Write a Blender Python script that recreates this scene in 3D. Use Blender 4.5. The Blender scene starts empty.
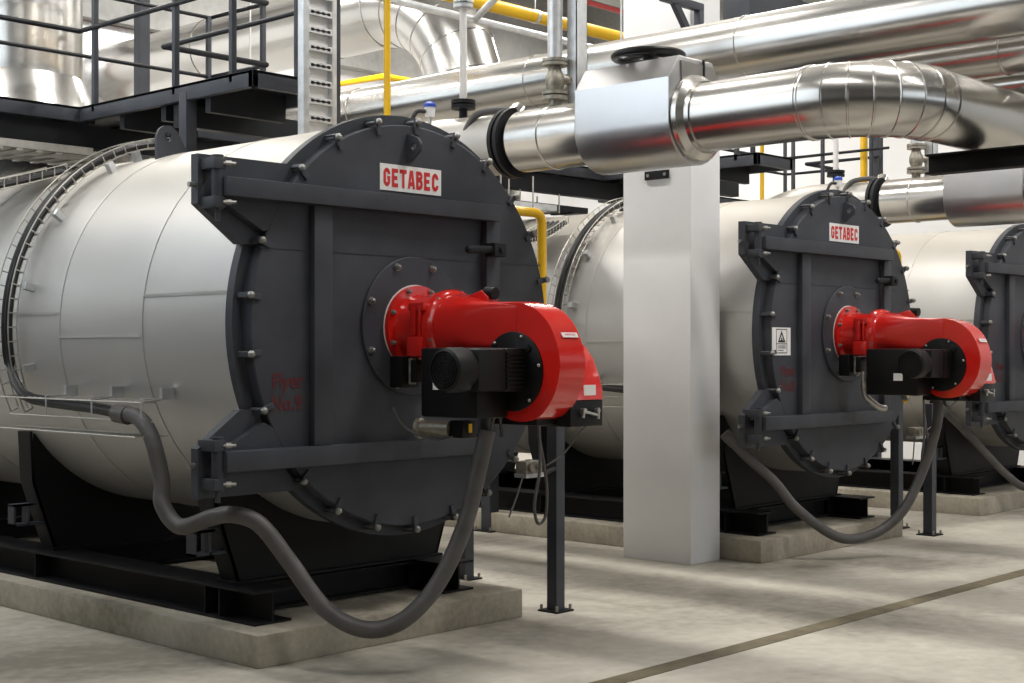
import bpy, bmesh, math, random
from mathutils import Vector, Matrix
random.seed(7)
S = bpy.context.scene
COL = S.collection
PI = math.pi

# ------------------------------------------------------------------ camera
cd = bpy.data.cameras.new('camera'); cam = bpy.data.objects.new('camera', cd); COL.objects.link(cam)
cd.sensor_width = 36.0; cd.lens = 1440 / 1024 * 36.0
cd.shift_y = (351.0 - 341.5) / 1024
cd.clip_start = 0.05; cd.clip_end = 200
cam.location = (0, 0, 1.71)
cam.rotation_euler = (PI/2, 0, math.radians(43.0) - PI/2)
S.camera = cam
# ------------------------------------------------------------------ exposure and world
S.view_settings.view_transform = 'Standard'; S.view_settings.look = 'None'
S.view_settings.exposure = 0.22; S.view_settings.gamma = 1.0
S.view_settings.use_curve_mapping = False
W = bpy.data.worlds.new('world'); S.world = W; W.use_nodes = True
W.node_tree.nodes['Background'].inputs[0].default_value = (0.75, 0.85, 1.0, 1)
W.node_tree.nodes['Background'].inputs[1].default_value = 0.3
# ------------------------------------------------------------------ lamps of the hall
LAMP_W = 1.0
def area(name, loc, sx, sy, power, col=(1, 0.97, 0.92), rot=(0, 0, 0)):
    l = bpy.data.lights.new(name, 'AREA'); l.shape = 'RECTANGLE'; l.size = sx; l.size_y = sy
    l.energy = power * LAMP_W; l.color = col
    o = bpy.data.objects.new(name, l); COL.objects.link(o); o.location = loc; o.rotation_euler = rot
    return o
# rows of ceiling lamps, running along the hall
for x, kx in ((3.4, .5), (8.0, .93), (13.0, .95), (18.5, .55)):
    for y, p in ((-1.0, 70), (3.4, 195), (8.8, 225), (14.5, 340)):
        area('ceiling_lamp_light', (x, y, 7.6), 0.35, 2.6, p * kx)
# daylight through the windows of the front wall
for x in (8.5, 13.5, 18.5):
    area('window_daylight', (x, -7.75, 4.6), 3.6, 3.0, 45, (0.86, 0.93, 1.0), (PI/2, 0, 0))

# added fill light for the shell's side, placed at invented windows
for y in (7.5, 11.5, 15.5):
    area('side_fill_light', (2.06, y, 4.7), 3.7, 3.3, 13 if y < 8 else 6, (0.95, 0.97, 1.0), (PI/2, 0, -PI/2))

# ------------------------------------------------------------------ materials
def mat(name, col, rough=0.5, metal=0.0, nscale=6.0, namt=0.12, bump=0.0, bscale=60.0, rvar=0.08, col2=None, stretch=None, coat=0.0):
    m = bpy.data.materials.new(name); m.use_nodes = True
    nt = m.node_tree; N = nt.nodes; Lk = nt.links
    b = N['Principled BSDF']
    tc = N.new('ShaderNodeTexCoord'); mp = N.new('ShaderNodeMapping')
    Lk.new(tc.outputs['Object'], mp.inputs['Vector'])
    if stretch: mp.inputs['Scale'].default_value = stretch
    n = N.new('ShaderNodeTexNoise'); n.inputs['Scale'].default_value = nscale; n.inputs['Detail'].default_value = 5
    Lk.new(mp.outputs['Vector'], n.inputs['Vector'])
    r = N.new('ShaderNodeValToRGB')
    r.color_ramp.elements[0].position = 0.3; r.color_ramp.elements[1].position = 0.72
    c2 = col2 or tuple(min(1, c * (1 + namt)) for c in col)
    c1 = tuple(c * (1 - namt) for c in col)
    r.color_ramp.elements[0].color = (*c1, 1); r.color_ramp.elements[1].color = (*c2, 1)
    Lk.new(n.outputs['Fac'], r.inputs['Fac']); Lk.new(r.outputs['Color'], b.inputs['Base Color'])
    mr = N.new('ShaderNodeMapRange'); mr.inputs['To Min'].default_value = max(0.02, rough - rvar); mr.inputs['To Max'].default_value = min(1, rough + rvar)
    Lk.new(n.outputs['Fac'], mr.inputs['Value']); Lk.new(mr.outputs['Result'], b.inputs['Roughness'])
    b.inputs['Metallic'].default_value = metal
    if coat: b.inputs['Coat Weight'].default_value = coat; b.inputs['Coat Roughness'].default_value = 0.08
    if bump:
        n2 = N.new('ShaderNodeTexNoise'); n2.inputs['Scale'].default_value = bscale; n2.inputs['Detail'].default_value = 3
        Lk.new(mp.outputs['Vector'], n2.inputs['Vector'])
        bp = N.new('ShaderNodeBump'); bp.inputs['Strength'].default_value = bump; bp.inputs['Distance'].default_value = 0.01
        Lk.new(n2.outputs['Fac'], bp.inputs['Height']); Lk.new(bp.outputs['Normal'], b.inputs['Normal'])
    return m
def dusty(m, col, lo, hi):
    nt = m.node_tree; N = nt.nodes; Lk = nt.links; b = N['Principled BSDF']
    src = b.inputs['Base Color'].links[0].from_socket; ms = b.inputs['Metallic'].default_value
    tc = N.new('ShaderNodeTexCoord'); sp = N.new('ShaderNodeSeparateXYZ'); Lk.new(tc.outputs['Normal'], sp.inputs[0])
    mr = N.new('ShaderNodeMapRange'); mr.inputs['From Min'].default_value = lo; mr.inputs['From Max'].default_value = hi
    Lk.new(sp.outputs['Z'], mr.inputs['Value'])
    mx = N.new('ShaderNodeMix'); mx.data_type = 'RGBA'; mx.inputs['B'].default_value = (*col, 1)
    Lk.new(mr.outputs['Result'], mx.inputs['Factor']); Lk.new(src, mx.inputs['A']); Lk.new(mx.outputs['Result'], b.inputs['Base Color'])
    m2 = N.new('ShaderNodeMapRange'); m2.inputs['To Min'].default_value = ms; m2.inputs['To Max'].default_value = 0.1
    Lk.new(mr.outputs['Result'], m2.inputs['Value']); Lk.new(m2.outputs['Result'], b.inputs['Metallic'])
def flat(name, col, rough=0.5, metal=0.0, emit=0.0):
    m = mat(name, col, rough, metal, 20.0, 0.04, rvar=0.03)
    if emit:
        b = m.node_tree.nodes['Principled BSDF']
        b.inputs['Emission Color'].default_value = (*col, 1); b.inputs['Emission Strength'].default_value = emit
    return m
def concrete(name, c_lo, c_mid, c_hi, scale=0.35, rough=0.75):
    m = bpy.data.materials.new(name); m.use_nodes = True
    nt = m.node_tree; N = nt.nodes; Lk = nt.links; b = N['Principled BSDF']
    tc = N.new('ShaderNodeTexCoord')
    a = N.new('ShaderNodeTexNoise'); a.inputs['Scale'].default_value = scale; a.inputs['Detail'].default_value = 8; a.inputs['Roughness'].default_value = 0.62; a.inputs['Distortion'].default_value = 0.6
    f = N.new('ShaderNodeTexNoise'); f.inputs['Scale'].default_value = scale * 22; f.inputs['Detail'].default_value = 6
    for n in (a, f): Lk.new(tc.outputs['Object'], n.inputs['Vector'])
    mx = N.new('ShaderNodeMath'); mx.operation = 'MULTIPLY_ADD'; mx.inputs[1].default_value = 0.28
    sb = N.new('ShaderNodeMath'); sb.operation = 'SUBTRACT'; sb.inputs[1].default_value = 0.14
    Lk.new(f.outputs['Fac'], mx.inputs[0]); Lk.new(a.outputs['Fac'], mx.inputs[2]); Lk.new(mx.outputs[0], sb.inputs[0])
    r = N.new('ShaderNodeValToRGB'); e = r.color_ramp.elements
    e[0].position = 0.32; e[0].color = (*c_lo, 1); e[1].position = 0.68; e[1].color = (*c_hi, 1)
    k = e.new(0.5); k.color = (*c_mid, 1)
    Lk.new(sb.outputs[0], r.inputs['Fac']); Lk.new(r.outputs['Color'], b.inputs['Base Color'])
    b.inputs['Roughness'].default_value = rough
    bp = N.new('ShaderNodeBump'); bp.inputs['Strength'].default_value = 0.15; bp.inputs['Distance'].default_value = 0.01
    Lk.new(f.outputs['Fac'], bp.inputs['Height']); Lk.new(bp.outputs['Normal'], b.inputs['Normal'])
    return m

M = {}
M['dark'] = mat('anthracite_paint', (0.052, 0.0555, 0.066), 0.48, 0.0, 3.0, 0.22, 0.05, 40)
M['dark2'] = mat('dark_steel_paint', (0.017, 0.018, 0.021), 0.55, 0.0, 4.0, 0.2)
M['skid'] = mat('black_skid_paint', (0.010, 0.010, 0.011), 0.6, 0.0, 4.0, 0.2)
for k_ in ('dark', 'dark2', 'skid'): M[k_].node_tree.nodes['Principled BSDF'].inputs['Specular IOR Level'].default_value = 0.22
M['shell'] = mat('brushed_cladding', (0.51, 0.503, 0.488), 0.48, 0.6, 1.6, 0.07, 0.03, 30, 0.06, stretch=(1, 0.35, 1))
dusty(M['shell'], (0.50, 0.465, 0.41), 0.45, 0.95)
M['pipe'] = mat('bright_aluminium', (0.60, 0.588, 0.565), 0.24, 1.0, 2.0, 0.06, 0.04, 3.0, 0.05)
dusty(M['pipe'], (0.40, 0.37, 0.325), 0.45, 0.95)
M['box'] = mat('bright_sheet', (0.62, 0.62, 0.63), 0.33, 1.0, 2.0, 0.05, 0.12, 2.5, 0.05)
M['galv'] = mat('galvanised_steel', (0.62, 0.63, 0.64), 0.42, 0.8, 14.0, 0.14)
M['wire'] = mat('zinc_wire', (0.45, 0.43, 0.39), 0.45, 0.75, 20.0, 0.15)
M['bolt'] = mat('bolt_steel', (0.50, 0.49, 0.46), 0.38, 0.85, 30.0, 0.2)
M['clampbolt'] = mat('dull_bolt_steel', (0.30, 0.295, 0.28), 0.42, 0.7, 30.0, 0.2)
M['red'] = mat('red_enamel', (0.64, 0.016, 0.011), 0.2, 0.0, 3.0, 0.06, rvar=0.03, coat=0.6)
M['black'] = mat('black_enamel', (0.006, 0.006, 0.0065), 0.42, 0.0, 8.0, 0.15)
M['blackplastic'] = mat('black_plastic', (0.006, 0.006, 0.0065), 0.5, 0.0, 8.0, 0.15)
for k_ in ('black', 'blackplastic'): M[k_].node_tree.nodes['Principled BSDF'].inputs['Specular IOR Level'].default_value = 0.25
M['hose'] = mat('grey_conduit', (0.085, 0.080, 0.078), 0.5, 0.0, 9.0, 0.2, 0.1, 25)
M['cable'] = mat('black_cable', (0.015, 0.015, 0.016), 0.5, 0.0, 9.0, 0.2)
M['yellow'] = mat('yellow_paint', (0.78, 0.46, 0.008), 0.32, 0.0, 5.0, 0.08)
M['white'] = mat('white_wall_paint', (0.72, 0.72, 0.72), 0.7, 0.0, 1.2, 0.03)
M['greywall'] = mat('grey_wall_paint', (0.22, 0.22, 0.22), 0.7, 0.0, 1.2, 0.05)
def bounce_dado(name, lo, hi, z):
    m = mat(name, lo, 0.6, 0.0, 1.5, 0.04); nt = m.node_tree; N = nt.nodes; Lk = nt.links
    g = N.new('ShaderNodeNewGeometry'); sp = N.new('ShaderNodeSeparateXYZ'); Lk.new(g.outputs['Position'], sp.inputs[0])
    gt = N.new('ShaderNodeMath'); gt.operation = 'GREATER_THAN'; gt.inputs[1].default_value = z; Lk.new(sp.outputs['Z'], gt.inputs[0])
    mx = N.new('ShaderNodeMix'); mx.data_type = 'RGBA'; Lk.new(gt.outputs[0], mx.inputs['Factor'])
    mx.inputs['A'].default_value = (*lo, 1); mx.inputs['B'].default_value = (*hi, 1)
    Lk.new(mx.outputs['Result'], N['Principled BSDF'].inputs['Base Color']); return m
M['bounce_dado'] = bounce_dado('two_tone_bounce', (0.05, 0.05, 0.055), (0.62, 0.62, 0.62), 2.6)  # unseen walls: dark below, light above, added to grade bounce on the shells
M['pillar'] = mat('white_pillar_paint', (0.76, 0.76, 0.77), 0.5, 0.0, 1.8, 0.05)
M['sign'] = flat('sign_white', (0.80, 0.79, 0.78), 0.4)
M['signred'] = flat('sign_red', (0.60, 0.02, 0.02), 0.5)
M['stencil'] = flat('stencil_dark_red', (0.10, 0.011, 0.017), 0.6)
M['ink'] = flat('ink_black', (0.02, 0.02, 0.02), 0.5)
M['inkgrey'] = flat('ink_grey', (0.25, 0.25, 0.25), 0.6)
M['valve'] = mat('valve_bronze_grey', (0.32, 0.30, 0.25), 0.45, 0.6, 30.0, 0.3)
M['blue'] = flat('blue_cap', (0.02, 0.07, 0.45), 0.4)
M['plinth'] = concrete('plinth_concrete', (0.21, 0.187, 0.14), (0.36, 0.325, 0.26), (0.49, 0.45, 0.37), 1.1)
M['floor'] = concrete('floor_concrete', (0.25, 0.228, 0.187), (0.44, 0.408, 0.348), (0.58, 0.545, 0.468), 0.5, 0.6)
M['ceil'] = concrete('ceiling_concrete', (0.28, 0.28, 0.27), (0.36, 0.36, 0.35), (0.44, 0.44, 0.43), 0.5)
M['groove'] = mat('channel_cover', (0.15, 0.125, 0.075), 0.8, 0.0, 9.0, 0.3)
M['rust'] = mat('rusty_edge', (0.20, 0.10, 0.06), 0.8, 0.0, 9.0, 0.3)
M['orange'] = mat('fire_pipe_red', (0.45, 0.03, 0.03), 0.4, 0.0, 5.0, 0.1)
M['pane'] = flat('window_sky', (0.75, 0.87, 1.0), 0.3, 0.0, 0.6)
M['tube'] = flat('lamp_tube', (1.0, 0.97, 0.92), 0.3, 0.0, 5.0)

# ------------------------------------------------------------------ mesh building
class MB:
    def __init__(s): s.bm = bmesh.new()
    def box(s, x0, x1, y0, y1, z0, z1, bev=0.0, mx=None):
        m = Matrix.Translation(((x0+x1)/2, (y0+y1)/2, (z0+z1)/2)) @ Matrix.Diagonal((abs(x1-x0), abs(y1-y0), abs(z1-z0), 1))
        if mx is not None: m = mx @ m
        r = bmesh.ops.create_cube(s.bm, size=1.0, matrix=m)
        if bev:
            es = list({e for v in r['verts'] for e in v.link_edges})
            bmesh.ops.bevel(s.bm, geom=es, offset=bev, segments=2, affect='EDGES', profile=0.6)
        return s
    def rings(s, loops, c0=True, c1=True, close=False):
        V = [[s.bm.verts.new(p) for p in lp] for lp in loops]
        n = len(V[0]); k = len(V)
        for i in range(k - (0 if close else 1)):
            a, b = V[i], V[(i+1) % k]
            for j in range(n):
                try: s.bm.faces.new((a[j], a[(j+1) % n], b[(j+1) % n], b[j]))
                except ValueError: pass
        if not close:
            if c0: s.bm.faces.new(list(reversed(V[0])))
            if c1: s.bm.faces.new(V[-1])
        return s
    def lathe(s, o, d, prof, seg=32, c0=True, c1=True, close=False):
        o = Vector(o); d = Vector(d).normalized()
        u = d.orthogonal().normalized(); w = d.cross(u)
        loops = [[o + d*a + (u*math.cos(2*PI*j/seg) + w*math.sin(2*PI*j/seg))*r for j in range(seg)] for r, a in prof]
        return s.rings(loops, c0, c1, close)
    def cyl(s, p0, p1, r, r1=None, seg=20):
        p0 = Vector(p0); p1 = Vector(p1)
        return s.lathe(p0, p1-p0, [(r, 0), (r if r1 is None else r1, (p1-p0).length)], seg)
    def annulus(s, o, d, ri, ro, t, seg=64):
        return s.lathe(o, d, [(ri, 0), (ro, 0), (ro, t), (ri, t)], seg, close=True)
    def tube(s, pts, r, seg=10, smooth=0, closed=False):
        P = [Vector(p) for p in pts]
        if smooth: P = catmull(P, smooth)
        R = r if callable(r) else (lambda t: r)
        n = len(P); loops = []
        t0 = (P[1]-P[0]).normalized(); u = t0.orthogonal().normalized()
        for i in range(n):
            a = P[max(0, i-1)]; b = P[min(n-1, i+1)]
            if closed: a = P[(i-1) % n]; b = P[(i+1) % n]
            t = (b-a).normalized()
            u = (u - t*u.dot(t)).normalized(); w = t.cross(u)
            k = 1.0
            if 0 < i < n-1:
                c = max(0.3, ((P[i]-P[i-1]).normalized()).dot(t)); k = 1.0/c if not smooth else 1.0
            rr = R(i/(n-1))
            loops.append([P[i] + (u*math.cos(2*PI*j/seg) + w*math.sin(2*PI*j/seg))*rr*min(k, 1.5) for j in range(seg)])
        return s.rings(loops, close=closed)
    def prism(s, poly, plane, a, b, bev=0.0):
        def f(p, h):
            return {'xz': (p[0], h, p[1]), 'yz': (h, p[0], p[1]), 'xy': (p[0], p[1], h)}[plane]
        lo = [s.bm.verts.new(f(p, a)) for p in poly]; hi = [s.bm.verts.new(f(p, b)) for p in poly]
        n = len(poly)
        fs = [s.bm.faces.new(list(reversed(lo))), s.bm.faces.new(hi)]
        for j in range(n): fs.append(s.bm.faces.new((lo[j], lo[(j+1) % n], hi[(j+1) % n], hi[j])))
        if bev:
            es = list({e for ff in fs[:2] for e in ff.edges})
            bmesh.ops.bevel(s.bm, geom=es, offset=bev, segments=4, affect='EDGES', profile=0.5)
        return s
    def holed(s, poly, plane, a, b, c, r, n=36):
        P = [Vector(p) for p in poly]; L = sum((P[(i+1) % len(P)]-P[i]).length for i in range(len(P))); out = []
        for k in range(n):
            t = L*k/n; i = 0
            while t > (P[(i+1) % len(P)]-P[i]).length: t -= (P[(i+1) % len(P)]-P[i]).length; i += 1
            out.append(P[i] + (P[(i+1) % len(P)]-P[i]).normalized()*t)
        inn = [Vector(c) + (p-Vector(c)).normalized()*r for p in out]
        f = lambda p, h: {'xz': (p[0], h, p[1]), 'yz': (h, p[0], p[1])}[plane]
        return s.rings([[f(p, a) for p in out], [f(p, b) for p in out], [f(p, b) for p in inn], [f(p, a) for p in inn]], close=True)
    def sphere(s, c, r, seg=12, sz=1.0):
        bmesh.ops.create_uvsphere(s.bm, u_segments=seg, v_segments=max(6, seg//2), radius=r, matrix=Matrix.Translation(c) @ Matrix.Diagonal((1, 1, sz, 1)))
        return s
    def ibeam(s, p0, p1, w, h, t=0.012, vert=None):
        # I section from p0 to p1 (centre line), height h along world z
        p0 = Vector(p0); p1 = Vector(p1); d = (p1-p0).normalized(); up = Vector((0, 0, 1)); sd = d.cross(up).normalized()
        poly = [(-w/2, -h/2), (w/2, -h/2), (w/2, -h/2+t), (t/2, -h/2+t), (t/2, h/2-t), (w/2, h/2-t), (w/2, h/2), (-w/2, h/2), (-w/2, h/2-t), (-t/2, h/2-t), (-t/2, -h/2+t), (-w/2, -h/2+t)]
        return s.rings([[p + sd*a + up*b for a, b in poly] for p in (p0, p1)])
    def mesh(s, name):
        bmesh.ops.recalc_face_normals(s.bm, faces=s.bm.faces)
        me = bpy.data.meshes.new(name); s.bm.to_mesh(me); s.bm.free()
        return me
    def build(s, name, m, parent=None, smooth=True, ang=35):
        me = s.mesh(name)
        if smooth and len(me.polygons):
            me.shade_smooth(); me.set_sharp_from_angle(angle=math.radians(ang))
        me.materials.append(M[m])
        o = bpy.data.objects.new(name, me); COL.objects.link(o)
        if parent is not None: o.parent = parent
        return o
def catmull(P, k):
    out = []; n = len(P)
    for i in range(n-1):
        p0 = P[max(0, i-1)]; p1 = P[i]; p2 = P[i+1]; p3 = P[min(n-1, i+2)]
        for j in range(k):
            t = j/k
            out.append(0.5*((2*p1) + (p2-p0)*t + (2*p0-5*p1+4*p2-p3)*t*t + (3*p1-p0-3*p2+p3)*t*t*t))
    out.append(P[-1].copy()); return out
def thing(name, label, cat, loc=(0, 0, 0), group=None):
    o = bpy.data.objects.new(name, None); o.empty_display_size = 0.1; COL.objects.link(o); o.location = loc
    o['label'] = label; o['category'] = cat
    if group: o['group'] = group
    return o
def tag(o, label, cat, group=None, loc=None):
    o['label'] = label; o['category'] = cat
    if group: o['group'] = group
    if loc: o.location = loc
    return o
def struct(o): o['kind'] = 'structure'; return o
def inst(me, name, parent, loc, rot=(0, 0, 0), sc=(1, 1, 1)):
    o = bpy.data.objects.new(name, me); COL.objects.link(o); o.parent = parent; o.location = loc; o.rotation_euler = rot; o.scale = sc
    return o
def lettering(name, txt, m, parent, loc, w=None, h=None, bold=0.0, depth=0.002, rot=(PI/2, 0, 0), line=1.0, align='LEFT'):
    cu = bpy.data.curves.new(name, 'FONT'); cu.body = txt; cu.size = 1.0; cu.extrude = 0.0; cu.offset = bold; cu.space_line = line; cu.align_x = align
    to = bpy.data.objects.new(name + '_source', cu); COL.objects.link(to)
    dg = bpy.context.evaluated_depsgraph_get(); dg.update()
    me = bpy.data.meshes.new_from_object(to.evaluated_get(dg)); bpy.data.objects.remove(to); bpy.data.curves.remove(cu)
    xs = [v.co.x for v in me.vertices]; ys = [v.co.y for v in me.vertices]
    sx = (w/(max(xs)-min(xs))) if w else None; sy = (h/(max(ys)-min(ys))) if h else sx
    sx = sx or sy
    for v in me.vertices:
        v.co = ((v.co.x-min(xs))*sx, (v.co.y-min(ys))*sy, depth)
    me.materials.clear(); me.materials.append(M[m]); me.name = name
    o = bpy.data.objects.new(name, me); COL.objects.link(o); o.parent = parent; o.location = loc; o.rotation_euler = rot
    return o

def block_letters(name, txt, m, parent, loc, w, h):
    # bold condensed capitals drawn with broad strokes (unit height, .62 wide)
    k = .22; W_ = .60
    def arc_(cx, cy, rx, ry, a0, a1, n=10): return [(cx+rx*math.cos(math.radians(a0+(a1-a0)*i/n)), cy+ry*math.sin(math.radians(a0+(a1-a0)*i/n))) for i in range(n+1)]
    h2 = k/2; L_, R_, B_, T_ = h2, W_-h2, h2, 1-h2; rr = .2
    rnd = arc_(R_-rr, T_-rr, rr, rr, 0, 90) + arc_(L_+rr, T_-rr, rr, rr, 90, 180) + arc_(L_+rr, B_+rr, rr, rr, 180, 270) + arc_(R_-rr, B_+rr, rr, rr, 270, 360)
    G = {'C': [[(R_, .66)] + rnd + [(R_, .34)]],
         'G': [[(R_, .66)] + rnd + [(R_, .50)], [(.33, .46), (W_, .46)]],
         'E': [[(L_, 0), (L_, 1)], [(0, T_), (W_-.04, T_)], [(0, .5), (W_-.10, .5)], [(0, B_), (W_-.04, B_)]],
         'T': [[(W_/2, 0), (W_/2, 1)], [(-.02, T_), (W_+.02, T_)]],
         'A': [[(.06, 0), (W_/2-.035, 1)], [(W_-.06, 0), (W_/2+.035, 1)], [(.15, .27), (W_-.15, .27)]],
         'B': [[(L_, 0), (L_, 1)], [(0, T_), (.30, T_)] + arc_(.32, .745, .17, .155, 90, -90) + [(0, .52)], [(0, .52)] + [(.30, .52)] + arc_(.32, .31, .18, .21, 90, -90) + [(0, B_)]]}
    adv = .74; tot = adv*(len(txt)-1)+W_; sx = w/tot
    bm = bmesh.new()
    lay = 0
    for i, ch in enumerate(txt):
        for pl in G[ch]:
            lay += 1
            P = [Vector((p[0], p[1])) for p in pl]; Lf = []; Rt = []
            for j in range(len(P)):
                a = P[max(0, j-1)]; b = P[min(len(P)-1, j+1)]
                if (b-a).length < 1e-6: a = P[max(0, j-2)]
                d = (b-a).normalized(); n = Vector((-d.y, d.x))*k/2*(1.0 if ch != 'A' else .95)
                Lf.append(P[j]+n); Rt.append(P[j]-n)
            f = lambda p: bm.verts.new(((p.x+adv*i)*sx, p.y*h, .001+.0004*(lay % 4)))
            lv = [f(p) for p in Lf]; rv = [f(p) for p in Rt]
            for j in range(len(P)-1):
                if (P[j+1]-P[j]).length > 1e-6: bm.faces.new((lv[j], lv[j+1], rv[j+1], rv[j]))
    bmesh.ops.recalc_face_normals(bm, faces=bm.faces)
    me = bpy.data.meshes.new(name); bm.to_mesh(me); bm.free(); me.materials.append(M[m])
    o = bpy.data.objects.new(name, me); COL.objects.link(o); o.parent = parent; o.location = loc; o.rotation_euler = (PI/2, 0, 0)
    return o

# ------------------------------------------------------------------ the hall
X0, X1, Y0, Y1, ZC = -8.0, 21.0, -8.0, 18.0, 8.4
struct(MB().box(X0-.3, X1+.3, Y0-.3, Y1+.3, -0.3, 0).build('floor', 'floor', smooth=False))
struct(MB().box(X0-.3, X1+.3, Y0-.3, Y1+.3, ZC, ZC+.3).build('ceiling', 'ceil', smooth=False))
struct(MB().box(X0-.3, X1+.3, Y1, Y1+.3, 0, ZC).build('wall_back', 'white', smooth=False))
struct(MB().box(X0-.3, X1+.3, Y0-.3, Y0, 0, ZC).build('wall_front', 'bounce_dado', smooth=False))
struct(MB().box(X0-.3, X0, Y0, Y1, 0, ZC).build('wall_left', 'bounce_dado', smooth=False))
struct(MB().box(1.7, 2.0, 5.4, Y1, 0, ZC).build('shade_wall_side', 'bounce_dado', smooth=False))  # added partition out of view, shades the left of the nearest boiler
struct(MB().box(X1, X1+.3, Y0, Y1, 0, ZC).build('wall_right', 'white', smooth=False))
# concrete ring beam under the ceiling on the back and right walls
struct(MB().box(X0, X1, Y1-.25, Y1, 6.3, ZC).build('trim_1', 'ceil', smooth=False))
struct(MB().box(X1-.25, X1, Y0, Y1-.25, 6.3, ZC).build('trim_2', 'ceil', smooth=False))
# floor channel cover
struct(MB().box(-3, 20.5, 4.63, 4.76, 0.0, 0.004).build('trim_3', 'groove', smooth=False))
# concrete joists across the ceiling
for i, y in enumerate((-2.0, 3.0, 7.6, 12.8, 15.5)):
    struct(MB().box(X0, X1, y, y+.4, 7.75, ZC).build('ceiling_joist', 'ceil', smooth=False))
# white concrete pillar
struct(MB().box(9.37, 9.775, 6.79, 7.475, 0, ZC, 0.006).build('pillar', 'pillar', smooth=False))
# windows in the front wall
for i, x in enumerate((8.5, 13.5, 18.5)):
    wn = MB()
    for a in (-1.8, -0.6, 0.6, 1.8): wn.box(x+a-.04, x+a+.04, Y0, Y0+.1, 3.1, 6.1)
    for z in (3.1, 4.6, 6.1): wn.box(x-1.84, x+1.84, Y0, Y0+.1, z-.04, z+.04)
    w = struct(wn.build('window_%d' % (i+1), 'white', smooth=False))
    struct(MB().box(x-1.8, x+1.8, Y0+.01, Y0+.03, 3.1, 6.1).build('window_pane', 'pane', w, smooth=False))

# added high windows in the unseen partition, glowing panes as side fill
for i, y in enumerate((7.5, 11.5, 15.5)):
    wn = MB()
    for a in (-1.9, -.63, .63, 1.9): wn.box(2.0, 2.05, y+a-.04, y+a+.04, 3.0, 6.4)
    for z in (3.0, 4.7, 6.4): wn.box(2.0, 2.05, y-1.94, y+1.94, z-.04, z+.04)
    w = struct(wn.build('window_%d' % (i+4), 'white', smooth=False))
    struct(MB().box(2.0, 2.02, y-1.9, y+1.9, 3.0, 6.4).build('window_pane', 'pane', w, smooth=False))

# ------------------------------------------------------------------ boilers
ZB = 1.861          # axis height
BO = {9: (5.825, 6.31), 8: (11.03, 6.43), 7: (15.41, 6.62)}
# shared small meshes, made once
def bolt_mesh():
    b = MB(); b.cyl((0, 0.0, 0), (0, -.118, 0), 0.016, seg=10); b.sphere((0, -.122, 0), 0.021, 10)
    me = b.mesh('clamp_bolt'); me.shade_smooth(); me.set_sharp_from_angle(angle=math.radians(40)); me.materials.append(M['clampbolt']); return me
def nut_mesh(name, r, h, m='clampbolt'):
    b = MB(); b.cyl((0, 0, 0), (0, -h*.4, 0), r*1.25, seg=12); b.cyl((0, -h*.4, 0), (0, -h, 0), r, seg=6); b.sphere((0, -h, 0), r*.72, 8)
    me = b.mesh(name); me.shade_smooth(); me.set_sharp_from_angle(angle=math.radians(40)); me.materials.append(M[m]); return me
def clamp_mesh():
    b = MB(); b.box(-.016, .016, -.114, -.096, -.075, .02, .003); b.box(-.013, .013, -.1, .0, .004, .02)
    me = b.mesh('clamp'); me.materials.append(M['dark']); return me
CLAMP = clamp_mesh()
BOLT = bolt_mesh(); NUT = nut_mesh('plate_bolt', 0.018, 0.026); SNUT = nut_mesh('flange_bolt', 0.013, 0.02)
CLAMP_ANG = [15, 30, 43.5, 58.5, 73.5, 89, 104, 119.5, 135, 158.5, 173, 188, 203, 226, 240.5, 255.5, 270.5, 286, 301, 316, 331, 346, 0.5]
BLABEL = {9: 'large steel boiler with dark door lettered Flyer No.9, nearest the camera',
          8: 'steel boiler lettered No.8 with a warning sign, right of the white pillar',
          7: 'farthest steel boiler, cut off by the right edge of the picture'}
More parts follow.
